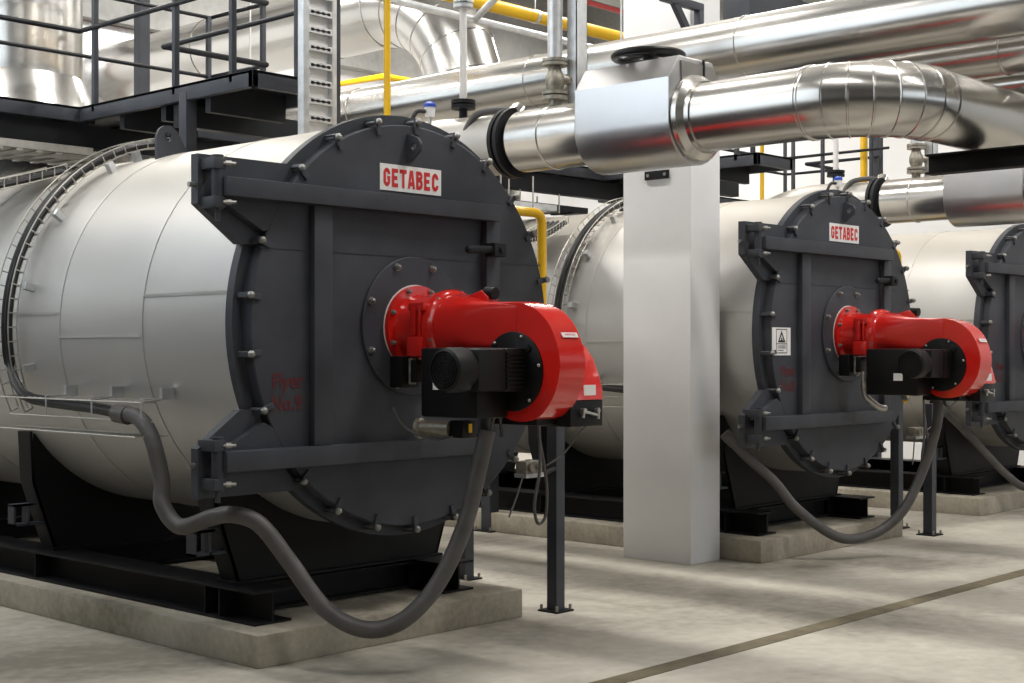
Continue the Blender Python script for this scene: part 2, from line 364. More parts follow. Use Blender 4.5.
def boiler(n):
    x, y = BO[n]
    t = thing('steam_boiler', BLABEL[n], 'boiler', (x, y, 0.18), 'three steam boilers in a row')
    Z = ZB - 0.18
    c = Vector((0, 0, Z))
    # cladding with its overlapping seams
    b = MB(); R = 1.205
    b.lathe((0, 0, Z), (0, 1, 0), [(R, .05), (R, 5.95), (R-.05, 6.05), (R-.35, 6.2), (.2, 6.3)], 128)
    for ys in (0.91, 1.83, 3.3, 4.6): b.annulus((0, ys, Z), (0, 1, 0), R-.01, R+.004, .035, 128)
    for a0, a1, sg in ((0.93, 1.84, 183), (1.84, 3.3, 176), (0.06, 0.92, 172)):
        an = math.radians(sg); p = Vector((math.cos(an)*(R+.002), 0, Z+math.sin(an)*(R+.002)))
        b.box(p.x-.004, p.x+.006, a0, a1, p.z-.009, p.z+.009)
    b.build('shell', 'shell', t)
    MB().annulus((0, 0, Z), (0, 1, 0), 1.0, 1.242, .06, 128).build('front_flange', 'dark', t)
    b = MB(); b.lathe((0, 0, Z), (0, -1, 0), [(1.178, 0), (1.178, .075), (1.172, .08)], 128)
    for xa, xb in ((-1.12, -.79), (-.65, .57), (.695, 1.12)): b.box(xa, xb, -.084, -.078, 2.262-.18, 2.268-.18)
    for z in (1.30, 1.55, 1.80, 2.05): b.box(-.80, -.791, -.086, -.079, z-.18, z+.11-.18)
    b.build('door', 'dark', t)
    # hinge beams and stiffeners
    zo = -.18
    MB().box(-1.40, .65, -.18, -.079, 2.512+zo, 2.612+zo, .006).build('hinge_beam', 'dark', t)
    MB().box(-1.40, .65, -.18, -.079, 1.082+zo, 1.188+zo, .006).build('hinge_beam', 'dark', t)
    MB().box(-.785, -.655, -.13, -.079, 1.188+zo, 2.512+zo, .006).build('stiffener', 'dark', t)
    MB().box(.575, .692, -.13, -.079, 1.188+zo, 2.512+zo, .006).build('stiffener', 'dark', t)
    for sg in (1, -1):
        def zz(z): return (z if sg > 0 else 2*ZB - z - 0.045) + zo
        g = [(-1.40, zz(2.515)), (-1.09, zz(2.35)), (-1.03, zz(2.38)), (-.95, zz(2.515))]
        MB().prism(g, 'xz', -.079, -.02).build('door_gusset', 'dark', t)
        p = [(-1.478, zz(2.735)), (-1.478, zz(2.475)), (-1.21, zz(2.28)), (-1.10, zz(2.28)), (-.86, zz(2.62)), (-.86, zz(2.735))]
        if sg < 0: p = [(-1.478, zz(2.735)), (-1.478, zz(2.475)), (-1.21, zz(2.28)), (-1.10, zz(2.28)), (-.93, zz(2.6)), (-.80, zz(2.72)), (-.88, zz(2.735))]
        br = MB().prism(p, 'xz', -.03, .03).build('hinge_bracket', 'dark', t)
        zc = (2.575 if sg > 0 else 1.115) + zo
        h = MB()
        for dz in (-.125, .075):
            h.box(-1.46, -1.385, -.15, 0.0, zc+dz, zc+dz+.06, .008)
        h.cyl((-1.415, -.115, zc-.13), (-1.415, -.115, zc+.15), .032, seg=16)
        h.cyl((-1.415, -.115, zc-.19), (-1.415, -.115, zc-.13), .014, seg=10)
        h.build('hinge', 'dark', br)
        for dz in (-.095, .105):
            q = MB(); q.cyl((-1.39, -.15, zc+dz), (-1.365, -.165, zc+dz), .016, seg=8); q.cyl((-1.40, -.145, zc+dz), (-1.345, -.18, zc+dz), .009, seg=8)
            q.build('hinge_bolt', 'clampbolt', br)
        q = MB(); q.cyl((-1.478, -.0, zc), (-1.515, -.0, zc), .014, seg=8)
        q.build('hinge_bolt', 'clampbolt', br)
    # lifting eye of the door
    b = MB(); pr = [(-.078, 2.815+zo), (-.078, 2.985+zo), (-.10, 2.985+zo), (-.17, 2.955+zo), (-.195, 2.92+zo), (-.19, 2.885+zo), (-.10, 2.815+zo)]
    b.holed(pr, 'yz', -.05, -.03, (-.135, 2.91+zo), .022)
    b.build('lifting_eye', 'dark', t)
    # clamps around the rim
    for a in CLAMP_ANG:
        an = math.radians(a)
        cl = inst(CLAMP, 'clamp', t, (1.203*math.cos(an), .018, Z+1.203*math.sin(an)), (0, -(an-PI/2), 0))
        inst(BOLT, 'clamp_bolt', cl, (0, 0, 0))
    # burner plate
    zp = 1.856+zo
    bp = MB().lathe((0, -.079, zp), (0, -1, 0), [(.41, 0), (.41, .016), (.405, .02)], 72).build('burner_plate', 'dark', t)
    for k in range(8):
        an = math.radians(22.5+45*k)
        inst(NUT, 'plate_bolt', bp, (.37*math.cos(an)-.008, -.098, zp+.37*math.sin(an)))
    # peephole latch
    b = MB(); b.cyl((.37, -.18, 2.325+zo), (.57, -.18, 2.335+zo), .026, .022, 14); b.sphere((.37, -.18, 2.325+zo), .027, 12)
    b.box(.555, .66, -.22, -.13, 2.29+zo, 2.375+zo, .008); b.cyl((.61, -.22, 2.33+zo), (.61, -.24, 2.33+zo), .02, seg=10)
    b.build('latch', 'dark2', t)
    # maker's sign
    sx0 = -.265 if n == 9 else -.285
    sg = MB().box(sx0, sx0+.49, -.0845, -.0795, 2.643+zo, 2.797+zo).build('sign_plate', 'sign', t, smooth=False)
    block_letters('sign_lettering', 'GETABEC', 'signred', sg, (sx0+.025, -.0845, 2.665+zo), .44, .108)
    lettering('number_lettering', 'Flyer', 'stencil', t, (-1.035, -.0805, 1.482+zo), .215, .108, bold=.02)
    lettering('number_lettering', 'No.%d' % n, 'stencil', t, (-1.04, -.0805, 1.385+zo), .205, .085, bold=.02)
    if n == 8:
        w = MB().box(-1.165, -.895, -.0845, -.0795, 1.675+zo, 1.90+zo).build('warning_sign', 'sign', t, smooth=False)
        w['label'] = 'white warning sign with black triangle'
        fr = MB()
        for a in ((-1.110, -.95, 1.882, 1.888), (-1.110, -.95, 1.692, 1.698), (-1.110, -.95, 1.765, 1.771)): fr.box(a[0], a[1], -.0865, -.0840, a[2]+zo, a[3]+zo)
        for a in (-1.110, -.954): fr.box(a, a+.004, -.0865, -.0840, 1.695+zo, 1.886+zo)
        def tri(s): return [(-1.03+s*math.cos(math.radians(q))*1.0, 1.811+zo+s*math.sin(math.radians(q))) for q in (90, 210, 330)]
        o, i_ = tri(.062), tri(.036)
        for k in range(3):
            fr.prism([o[k], o[(k+1) % 3], i_[(k+1) % 3], i_[k]], 'xz', -.0865, -.0840)
        fr.box(-1.048, -1.012, -.0865, -.0840, 1.792+zo, 1.800+zo); fr.box(-1.037, -1.023, -.0865, -.0840, 1.80+zo, 1.818+zo)
        for zr in (1.748, 1.733, 1.713): fr.box(-1.09, -.97 - (.03 if zr < 1.72 else 0), -.0865, -.0840, zr+zo, zr+.005+zo)
        fr.build('warning_print', 'ink', w, smooth=False)
    # saddles and skids
    for ys, nm in ((.50, 'saddle'), (2.55, 'saddle'), (4.6, 'saddle')):
        rw = .76 if n == 9 else .84
        top = [(math.cos(math.radians(a))*1.198, Z+math.sin(math.radians(a))*1.198) for a in range(325, 214, -5)]
        poly = [(-.84, .2), (rw, .2), (rw+.14, .66)] + [p for p in top if p[0] < rw+.1] + [(-1.0, .66)]
        b = MB(); b.prism(poly, 'xz', ys, ys+.02)
        poly2 = [(-.84, .2), (rw, .2), (rw+.12, .6)] + [p for p in top if p[0] < rw+.08] + [(-.98, .6)]
        b.prism(poly2, 'xz', ys+.14, ys+.16)
        for s_ in (-1, 1):
            w0 = .84 if s_ < 0 else rw
            b.prism([(s_*w0, .2), (s_*(w0-.02), .2), (s_*(w0+.14), .66), (s_*1.0, top[-1][1]), (s_*1.018, top[-1][1]), (s_*(w0+.16), .66)], 'xz', ys, ys+.16)
        b.box(-.86, rw+.02, ys-.03, ys+.19, .19, .205)
        b.build(nm, 'skid', t)
        l = MB()
        for s_ in (-1,):
            xx = s_*1.0; 
            l.box(xx-.12, xx+.05, ys+.02, ys+.035, .50, .515); l.box(xx-.12, xx-.105, ys+.02, ys+.1, .37, .51); l.box(xx-.12, xx+.12, ys+.02, ys+.1, .37, .385); l.box(xx-.12, xx+.02, ys+.02, ys+.1, .50, .515); l.box(xx-.02, xx-.005, ys+.02, ys+.1, .37, .51)
        l.build('tie_down_lug', 'dark', t)
    for s_ in (-1, 1):
        xk = -.83 if s_ < 0 else (.64 if n == 9 else .83)
        b = MB().ibeam((xk, .18, .095), (xk, 5.7, .095), .26, .19, .014)
        for yy in (.52, .66, 2.6, 4.65): b.box(xk-.12, xk+.12, yy, yy+.012, .014, .176)
        b.build('skid_beam', 'skid', t)
    for yy in (.56, 2.6, 4.65): MB().ibeam((-.70, yy, .095), (.52 if n == 9 else .70, yy, .095), .16, .16, .012).build('cross_beam', 'skid', t)
    # lifting lug on the top of the shell
    for yl in (1.95, 4.7):
        b = MB(); zt = 1.198
        b.holed([(-.13, zt-.02), (.13, zt-.02), (.085, zt+.15), (.05, zt+.195), (0, zt+.21), (-.05, zt+.195), (-.085, zt+.15)], 'xz', yl, yl+.025, (0, zt+.13), .03, 48)
        b.prism([(yl+.02, zt-.02), (yl+.15, zt-.02), (yl+.03, zt+.15)], 'yz', -.012, .012)
        lg = b.build('lifting_lug', 'dark', t); lg.location = (0, 0, Z); lg.rotation_euler = (0, -math.radians(15), 0)
    return t
BOIL = {n: boiler(n) for n in (9, 8, 7)}

# ------------------------------------------------------------------ concrete plinths
for n, lb in ((9, 'concrete plinth under the nearest boiler'), (8, 'concrete plinth right of the white pillar under the No.8 boiler'), (7, 'concrete plinth under the farthest boiler at right')):
    x, y = BO[n]
    xa, xb, ya = {9: (-1.105, 1.0, -.04), 8: (-1.2, 1.16, .0), 7: (-1.2, 1.16, .0)}[n]
    o = MB().box(xa, xb, ya, 6.4, 0, .18, .012).build('concrete_plinth', 'plinth')
    tag(o, lb, 'plinth', 'boiler plinths', (x, y, 0))

# ------------------------------------------------------------------ burners
def burner(n, label):
    x, y = BO[n]
    t = thing('gas_burner', label, 'burner', (x, y-.099, 1.846), 'red gas burners on the boiler doors')
    yo = .099; zo = -1.846
    f = MB().annulus((0, -.002, 0), (0, -1, 0), .14, .248, .032, 48).build('mounting_flange', 'red', t)
    MB().annulus((0, 0, 0), (0, -1, 0), .15, .254, .004, 48).build('gasket', 'sign', f)
    for k in range(8):
        an = math.radians(22.5+45*k); inst(SNUT, 'flange_bolt', f, (.228*math.cos(an), -.034, .228*math.sin(an)))
    MB().lathe((0, -.02, 0), (0, -1, 0), [(.20, 0), (.185, .03), (.18, .28)], 40).build('neck', 'red', t)
    h = MB(); h.box(-.225, -.15, -.235, -.19, -.05, .12, .01); h.box(-.225, -.15, -.275, -.255, -.05, .12, .006); h.box(-.235, -.14, -.30, -.17, -.17, -.05, .02); h.box(-.22, -.14, -.30, -.17, .09, .14, .012)
    h.build('pivot_hinge', 'red', t)
    f2 = MB().lathe((0, -.27, 0), (0, -1, 0), [(.19, 0), (.218, .012), (.218, .06), (.205, .085), (.19, .09)], 48).build('swivel_ring', 'red', t)
    for an in (75, 130, 200, 20): inst(SNUT, 'flange_bolt', f2, (.204*math.cos(math.radians(an)), -.32, .204*math.sin(math.radians(an))))
    # tapering air duct from the ring into the fan housing
    def sup(cx, cz, a, b, e, yy, k=40):
        out = []
        for j in range(k):
            q = 2*PI*j/k; c, s_ = math.cos(q), math.sin(q)
            out.append((cx + a*math.copysign(abs(c)**(2/e), c), yy, cz + b*math.copysign(abs(s_)**(2/e), s_)))
        return out
    d = MB()
    d.rings([sup(0, 0, .195, .195, 2, -.34), sup(0, .0, .193, .188, 2.2, -.42), sup(-.01, 0.005, .178, .165, 3, -.52), sup(-.03, 0.005, .142, .142, 5, -.62), sup(-.045, 0.005, .115, .13, 9, -.74), sup(-.048, 0.005, .104, .126, 10, -.95)])
    d.build('air_duct', 'red', t, ang=60)
    # spiral fan housing
    cy, cz = -1.03+yo, 1.60+zo
    pts = []
    for a, r in ((-32, .40), (-20, .385), (0, .372), (15, .369), (31, .365), (51, .353), (79, .337), (107, .318), (135, .305), (156, .287), (180, .266), (200, .25), (225, .24), (255, .235), (285, .235), (305, .245)):
        pts.append(Vector((cy - r*math.sin(math.radians(a)), cz + r*math.cos(math.radians(a)), 0)))
    pts = catmull(pts, 5)
    MB().prism([(p.x, p.y) for p in pts], 'yz', -.15, .055, .035).build('fan_housing', 'red', t, ang=50)
    st = MB(); st.box(-.095, .03, -.004, 0, -.013, .017); so = st.build('name_strip', 'sign', t, smooth=False)
    an = math.radians(57); so.location = (0, cy-.3525*math.sin(an), cz+.3525*math.cos(an)); so.rotation_euler = (-(PI/2-an), 0, 0)
    lt = lettering('strip_lettering', 'weishaupt', 'signred', so, (-.075, -.0042, -.006), .085, .018, bold=.01)
    # motor plate and motor, pointing at the near side
    mp = MB().lathe((-.148, cy, cz), (-1, 0, 0), [(.215, 0), (.215, .01), (.205, .014)], 48).build('motor_plate', 'black', t)
    for a in (20, 80, 140, 200, 260, 320):
        b = MB(); b.sphere((-.164, cy-.198*math.sin(math.radians(a)), cz+.198*math.cos(math.radians(a))), .010, 8)
        b.build('plate_screw', 'bolt', mp)
    b = MB()
    for a in (45, 135, 225, 315):
        b.box(-.172, -.160, -.012, .012, .08, .19, mx=Matrix.Translation((0, cy, cz)) @ Matrix.Rotation(math.radians(a), 4, 'X'))
    b.build('plate_ribs', 'black', mp)
    m = MB(); m.cyl((-.16, cy, cz+.01), (-.56, cy, cz+.01), .10, seg=32)
    m.box(-.32, -.165, cy-.105, cy+.11, cz-.105, cz+.125, .012)
    for k in range(9):
        zz = cz-.085+k*.022; m.box(-.318, -.172, cy-.112, cy-.10, zz, zz+.010)
    m.box(-.53, -.32, cy-.108, cy+.108, cz-.10, cz+.122, .02)
    m.build('motor', 'blackplastic', t)
    fc = MB().lathe((-.53, cy, cz+.012), (-1, 0, 0), [(.112, 0), (.118, .02), (.118, .10), (.112, .135), (.098, .145), (.096, .138), (.02, .140)], 40).build('motor_fan_cover', 'blackplastic', t)
    g = MB()
    for r in (.03, .048, .066, .084): g.lathe((-.668, cy, cz+.012), (-1, 0, 0), [(r-.003, 0), (r+.003, 0), (r+.003, .006), (r-.003, .006)], 32, close=True)
    for k in range(4): g.box(-.673, -.666, -.003, .003, -.095, .095, mx=Matrix.Translation((0, cy, cz+.012)) @ Matrix.Rotation(k*PI/4, 4, 'X'))
    g.build('fan_grille', 'black', fc)
    # control box on the near side
    cb = MB().box(-.40, -.16, (-.565 if n == 9 else -.49)+yo, (-1.0 if n == 9 else -.95)+yo, 1.35+zo, 1.728+zo, .018).build('control_box', 'black', t)
    MB().box(-.4025, -.398, (-.665 if n == 9 else -.74)+yo, (-.72 if n == 9 else -.82)+yo, (1.50 if n == 9 else 1.47)+zo, (1.58 if n == 9 else 1.53)+zo).build('rating_label', 'sign', cb, smooth=False)
    sv = MB().box(-.25, -.11, -.15+yo, -.25+yo, 1.50+zo, 1.68+zo, .008).build('servo_motor', 'blackplastic', t)
    MB().cyl((-.20, -.285+yo, 1.52+zo), (-.20, -.285+yo, 1.67+zo), .022, seg=14).build('ignition_sleeve', 'valve', t)
    MB().box(-.22, -.10, -.25+yo, -.34+yo, 1.53+zo, 1.66+zo, .008).build('servo_bracket', 'black', t)
    # gusset with black sight knob on top
    MB().prism([(-.50+yo, .15), (-.74+yo, .10), (-.74+yo, .165), (-.69+yo, .205)], 'yz', -.05, .03, .004).build('sight_gusset', 'red', t)
    k = MB(); k.cyl((-.01, -.69+yo, .19), (-.01, -.76+yo, .185), .035, seg=18); k.build('sight_glass_knob', 'blackplastic', t)
    # air intake box behind the housing
    pr = [Vector(p).to_3d() for p in ((-.80, 1.445), (-.80, 1.785), (-.98, 1.795), (-1.08, 1.775), (-1.15, 1.735), (-1.205, 1.67), (-1.245, 1.575), (-1.268, 1.50), (-1.275, 1.445))]
    it = MB().prism([(p.x+yo, p.y+zo) for p in pr], 'yz', .055, .31, .006).build('air_intake', 'red', t, ang=50)
    fp = MB().box(.15, .25, -1.2655+yo, -1.272+yo, 1.462+zo, 1.525+zo).build('intake_label', 'sign', it, smooth=False)
    b = MB(); b.box(.04, .312, -.80+yo, -1.27+yo, 1.30+zo, 1.443+zo, .006); b.box(-.12, .08, -.85+yo, -1.17+yo, 1.31+zo, 1.36+zo, .006)
    b.build('damper_box', 'black', t)
    b = MB(); yy = -1.275+yo
    b.cyl((.13, yy, 1.385+zo), (.25, yy-.015, 1.36+zo), .008, seg=8); b.cyl((.13, yy+.02, 1.385+zo), (.13, yy-.025, 1.385+zo), .016, seg=12); b.cyl((.25, yy+.02, 1.385+zo), (.25, yy-.02, 1.385+zo), .013, seg=12); b.cyl((.25, yy-.015, 1.34+zo), (.25, yy-.015, 1.40+zo), .008, seg=8); b.cyl((.12, yy-.015, 1.35+zo), (.13, yy-.015, 1.39+zo), .009, seg=8)
    b.build('damper_lever', 'bolt', t)
    return t
burner(9, 'glossy red gas burner on the nearest boiler door, black motor towards the camera')
burner(8, 'glossy red gas burner on the No.8 boiler, right of the white pillar')
burner(7, 'red gas burner on the farthest boiler, just outside the right edge of the picture')

# ------------------------------------------------------------------ grey cable conduits looping to the burners
def conduit(path, n, label, r=.046, cut=0.0):
    x, y = BO[n]
    t = thing('cable_conduit', label, 'conduit', (x, y, 0), 'grey conduits hanging at the boilers')
    MB().tube(path, r, 16, 6).build('hose', 'hose', t, ang=60)
    b = MB(); p0 = Vector(path[0]); p1 = Vector(path[1]); d = (p1-p0).normalized()
    b.tube([p0-d*.02, p0+d*.10], r*1.18, 16); b.build('end_sleeve', 'hose', t)
    e = Vector(path[-1]); 
    w = MB(); w.tube([e-Vector((0, 0, .05)), e+Vector((0, -.01, .06)), e+Vector((.02, -.02, .12))], .012, 8, 3); w.tube([e-Vector((0, 0, .05)), e+Vector((.03, -.01, .06)), e+Vector((.07, -.02, .11)), e+Vector((.11, 0, .03)), e+Vector((.12, 0, -.04))], .014, 8, 4)
    w.build('wire_tails', 'hose', t)
    return t
conduit([(-1.31, .99, 1.35), (-1.31, .80, 1.335), (-1.31, .66, 1.23), (-1.29, .585, .99), (-1.31, .55, .86), (-1.28, .42, .745), (-1.25, .18, .81), (-1.24, 0, .84), (-1.15, -.12, .79), (-1.05, -.25, .59), (-.97, -.4, .38), (-.89, -.55, .275), (-.77, -.65, .25), (-.65, -.75, .32), (-.48, -.8, .49), (-.34, -.85, .78), (-.26, -.88, 1.09), (-.22, -.9, 1.28)], 9,
        'grey cable conduit hanging from the side of the nearest boiler to its burner')
conduit([(-1.31, .26, 1.03), (-1.20, .13, .85), (-1.05, -.02, .66), (-.92, -.15, .44), (-.72, -.32, .24), (-.52, -.42, .17), (-.27, -.55, .23), (-.13, -.7, .42), (.02, -.8, .77), (.03, -.9, 1.10), (.05, -.9, 1.31)], 8,
        'grey cable conduit looping low in front of the No.8 boiler', r=.041)
conduit([(-1.30, .40, 1.12), (-1.11, .2, .86), (-.95, 0, .58), (-.84, -.1, .43), (-.59, -.2, .27), (-.35, -.35, .26), (-.10, -.6, .5), (0, -.8, .9), (.03, -.9, 1.3)], 7,
        'grey cable conduit hanging in front of the farthest boiler', r=.04)

# ------------------------------------------------------------------ wire basket trays with cables on the shells
def basket(n, label, clabel):
    x, y = BO[n]
    t = thing('wire_basket_tray', label, 'cable tray', (x, y, ZB), 'wire basket trays around the shells')
    b = MB(); R0, R1 = 1.275, 1.335; y0, y1 = (2.24, 2.42) if n == 9 else (2.02, 2.20)
    def P(a, r, yy): return (r*math.cos(math.radians(a)), yy, r*math.sin(math.radians(a)))
    A0, A1 = 96, 204
    for r, yy in ((R0, y0), (R0, y0+.06), (R0, y0+.12), (R0, y1), (R1, y0), (R1, y1)):
        b.tube([P(a, r, yy) for a in range(A0, A1+1, 4)], .0045, 5)
    for a in range(A0, A1+1, 4):
        b.tube([P(a, R1, y0), P(a, R0, y0), P(a, R0, y1), P(a, R1, y1)], .004, 5)
    b.build('ring_basket', 'wire', t)
    for a in (110, 120, 144, 168, 192):
        mx = Matrix.Rotation(-math.radians(a), 4, 'Y')
        b = MB(); b.box(1.195, 1.275, y0-.06, y0-.01, -.022, .022, mx=mx)
        b.build('stand_off_bracket', 'galv', t)
    # straight run along the side of the shell
    b = MB(); xs = -1.36; za, zb = -.44, -.60
    ys = [(.66 if n == 9 else 1.16)+.06*k for k in range(28 if n == 9 else 20)]
    for xx, zz in ((xs, za), (xs+.075, za), (xs-.05, zb-.03), (xs+.12, zb-.03), (xs+.06, zb+.05)):
        b.tube([(xx, ys[0], zz), (xx, ys[-1], zz)], .0045, 5)
    for yy in ys:
        b.tube([(xs+.11, yy, za+.01), (xs, yy, za)], .004, 5); b.tube([(xs-.05, yy, zb-.03), (xs+.16, yy, zb-.03)], .004, 5)
    b.build('side_basket', 'wire', t)
    for yy in ((.68, 1.2, 1.72) if n == 9 else (1.2, 1.72)):
        b = MB(); b.box(-1.36, -1.16, yy-.02, yy+.02, -.425, -.417); b.box(-1.235, -1.155, yy-.014, yy+.014, -.42, -.36)
        b.box(-1.364, -1.36, yy-.006, yy+.006, -.53, -.42)
        b.build('side_bracket', 'galv', t)
    c = MB()
    side = [(-1.315, 1.00 if n == 9 else 1.2, -.522), (-1.315, 1.3, -.50), (-1.315, y0-.45, -.48), (-1.315, y0-.14, -.44), (-1.30, y0+.03, -.30)]
    for dx, dy in ((0, 0), (.006, .035), (-.008, .02), (.012, .06)):
        arc = [P(a, 1.302+dx, y0+.04+dy) for a in range(190, 94, -6)]
        c.tube([Vector(p)+Vector((dx, 0, dy*.6)) for p in side]+arc, .015, 7, 2)
    tag(c.build('cable_bundle', 'cable'), clabel, 'cables', 'cable bundles in the ring trays', (x, y, ZB))
basket(9, 'curved wire basket tray around the shell of the nearest boiler', 'black cables lying in the curved tray of the nearest boiler')
basket(8, 'curved wire basket tray on the shell left of the white pillar', 'black cables in the curved tray just left of the white pillar')

# ------------------------------------------------------------------ overhead steam pipes with valve boxes
def tube_path(pts, r, name, parent, m='pipe', seams=(), seg=48):
    b = MB(); b.tube(pts, r, seg)
    return b.build(name, m, parent, ang=30)
def seam(b, p, d, r, w=.02, h=.006):
    b.lathe(Vector(p), d, [(r+h*.2+h*1.3*math.sin(PI*q/3), w*.5*math.cos(PI*q/3)) for q in range(6)], 48, close=True)
def steam_pipe(n, label, end_x):
    x, y = BO[n]
    t = thing('steam_pipe', label, 'pipe', (x+1.28, y, 3.11), 'insulated steam pipes above the boilers')
    r = .205
    # nozzle from the boiler, flange
    nz = MB(); nz.tube([(0, .32, 0), (0, .66, .0), (-.16, 1.02, -.05), (-.42, 1.25, -.22), (-.60, 1.30, -.45)], lambda q: .19 + .10*q, 32, 5)
    nz.build('nozzle', 'shell', t, ang=50)
    b = MB(); b.lathe((0, .33, 0), (0, -1, 0), [(.235, 0), (.235, .03), (.20, .03), (.20, .05), (.235, .05), (.235, .08)], 40); b.lathe((0, .26, 0), (0, -1, 0), [(.17, 0), (.17, .08)], 32)
    b.build('flange', 'dark2', t)
    b = MB(); b.lathe((.0, .22, 0), (0, -1, 0), [(r-.03, 0), (r, .02), (r, .82)], 48); seam(b, (0, -.08, 0), (0, 1, 0), r)
    b.build('pipe_jacket', 'pipe', t)
    # valve box: eight sided sheet metal casing, rounded underneath
    ya, yb = -.47, -1.20
    prof = [(-.27, -.04), (-.27, .22), (-.17, .36), (.17, .36), (.27, .22), (.27, -.04)]
    for k in range(1, 12):
        q = PI*k/12; prof.append((.27*math.cos(q), -.04 - .24*math.sin(q)))
    vb = MB().prism(prof, 'xz', yb, ya, .006).build('valve_box', 'box', t, ang=28)
    MB().prism([(-.12, -.24), (.12, -.24), (.27, -.10), (.27, .20), (.16, .33), (-.16, .33)], 'xz', yb-.01, yb+.004).build('box_end_panel', 'box', vb)
    MB().box(.06, .075, yb-.015, yb-.005, .16, .36).build('panel_joint', 'dark2', vb)
    # handwheel
    hz, hy = .425, -.84
    b = MB(); b.tube([(.21*math.cos(a*PI/18), hy+.21*math.sin(a*PI/18), hz) for a in range(36)], .024, 10, closed=True)
    for k in range(5):
        q = 2*PI*k/5+.3; b.tube([(0, hy, hz+.02), (.2*math.cos(q), hy+.2*math.sin(q), hz)], .02, 8)
    b.cyl((0, hy, hz-.03), (0, hy, hz+.04), .035, seg=16)
    hw = b.build('handwheel', 'black', t)
    MB().cyl((0, hy, .33), (0, hy, hz-.02), .028, seg=14).build('spindle', 'valve', hw)
    # pipe on to the bend
    b = MB(); b.lathe((0, yb-.005, 0), (0, -1, 0), [(.26, 0), (.255, .03), (r+.01, .06), (r+.01, .09)], 48, c0=True)
    b.build('box_collar', 'pipe', t)
    yE = -2.02
    b = MB(); b.cyl((0, yb-.05, 0), (0, yE, 0), r, seg=48)
    seam(b, (0, yE+.02, 0), (0, 1, 0), r)
    b.build('pipe_jacket', 'pipe', t)
    # bend made of flat gored segments, turning to +x
    b = MB(); rb = .45; pts = []; K = 7
    for k in range(K+1):
        q = (PI/2)*k/K; pts.append(Vector((rb - rb*math.cos(q), yE - rb*math.sin(q), 0)))
    b.tube([Vector((0, yE+.02, 0))] + pts + [pts[-1]+Vector((.05, 0, 0))], r+.002, 48)
    for k in range(K+1):
        q = (PI/2)*k/K; seam(b, pts[k], (math.sin(q), -math.cos(q), 0), r+.002, .014, .005)
    b.build('bend_jacket', 'pipe', t, ang=12)
    xe = end_x-x-1.28; yy = pts[-1].y
    b = MB(); b.tube([pts[-1], (xe-.45, yy, 0)] + [(xe-.45+.45*math.sin(PI/12*k), yy, .45-.45*math.cos(PI/12*k)) for k in range(1, 7)] + [(xe, yy, ZC-3.11)], r, 48)
    b.build('pipe_jacket', 'pipe', t, ang=30)
steam_pipe(9, 'bright aluminium steam pipe with valve box crossing in front of the white pillar', 9.75)
steam_pipe(8, 'aluminium steam pipe with valve box above the No.8 boiler at right', 15.0)

# two header pipes running front to back
def header(x, z, r, ya, yb, label, seams):
    t = thing('header_pipe', label, 'pipe', (x, ya, z), 'aluminium header pipes high above the aisle')
    b = MB(); b.cyl((0, 0, 0), (0, yb-ya, 0), r, seg=56)
    for s_ in seams: seam(b, (0, s_-ya, 0), (0, 1, 0), r, .018, .005)
    b.build('pipe_jacket', 'pipe', t)
    k = MB()
    for yy in range(int(ya)+2, int(yb), 4):
        k.cyl((0, yy-ya, r), (0, yy-ya, ZC-z), .008, seg=6)
    k.build('hanger_rod', 'galv', t)
    return t
header(8.2, 3.765, .205, -7.98, 17.8, 'thick aluminium header pipe just behind the valve handwheel', (2.0, 3.05, 3.45, 5.45, 7.35, 9.4, 12))
header(8.75, 3.60, .15, -7.98, 9.0, 'thinner aluminium header pipe lower at the upper right', (3.9, 6.2, 8.0))
header(9.0, 3.43, .10, -7.98, 6.0, 'thinnest aluminium pipe below the headers at the right edge', (2.6, 4.9))

# black support beam below the bend
o = MB(); o.ibeam((0, 1.25, .055), (0, 0, .055), .10, .12, .012)
t = thing('support_bracket', 'black steel beam carrying the pipe bend at the upper right', 'bracket', (8.1, 2.85, 2.78))
o.build('beam', 'skid', t); MB().box(-.05, .05, -.05, .05, -2.78, .0).build('post', 'skid', t)

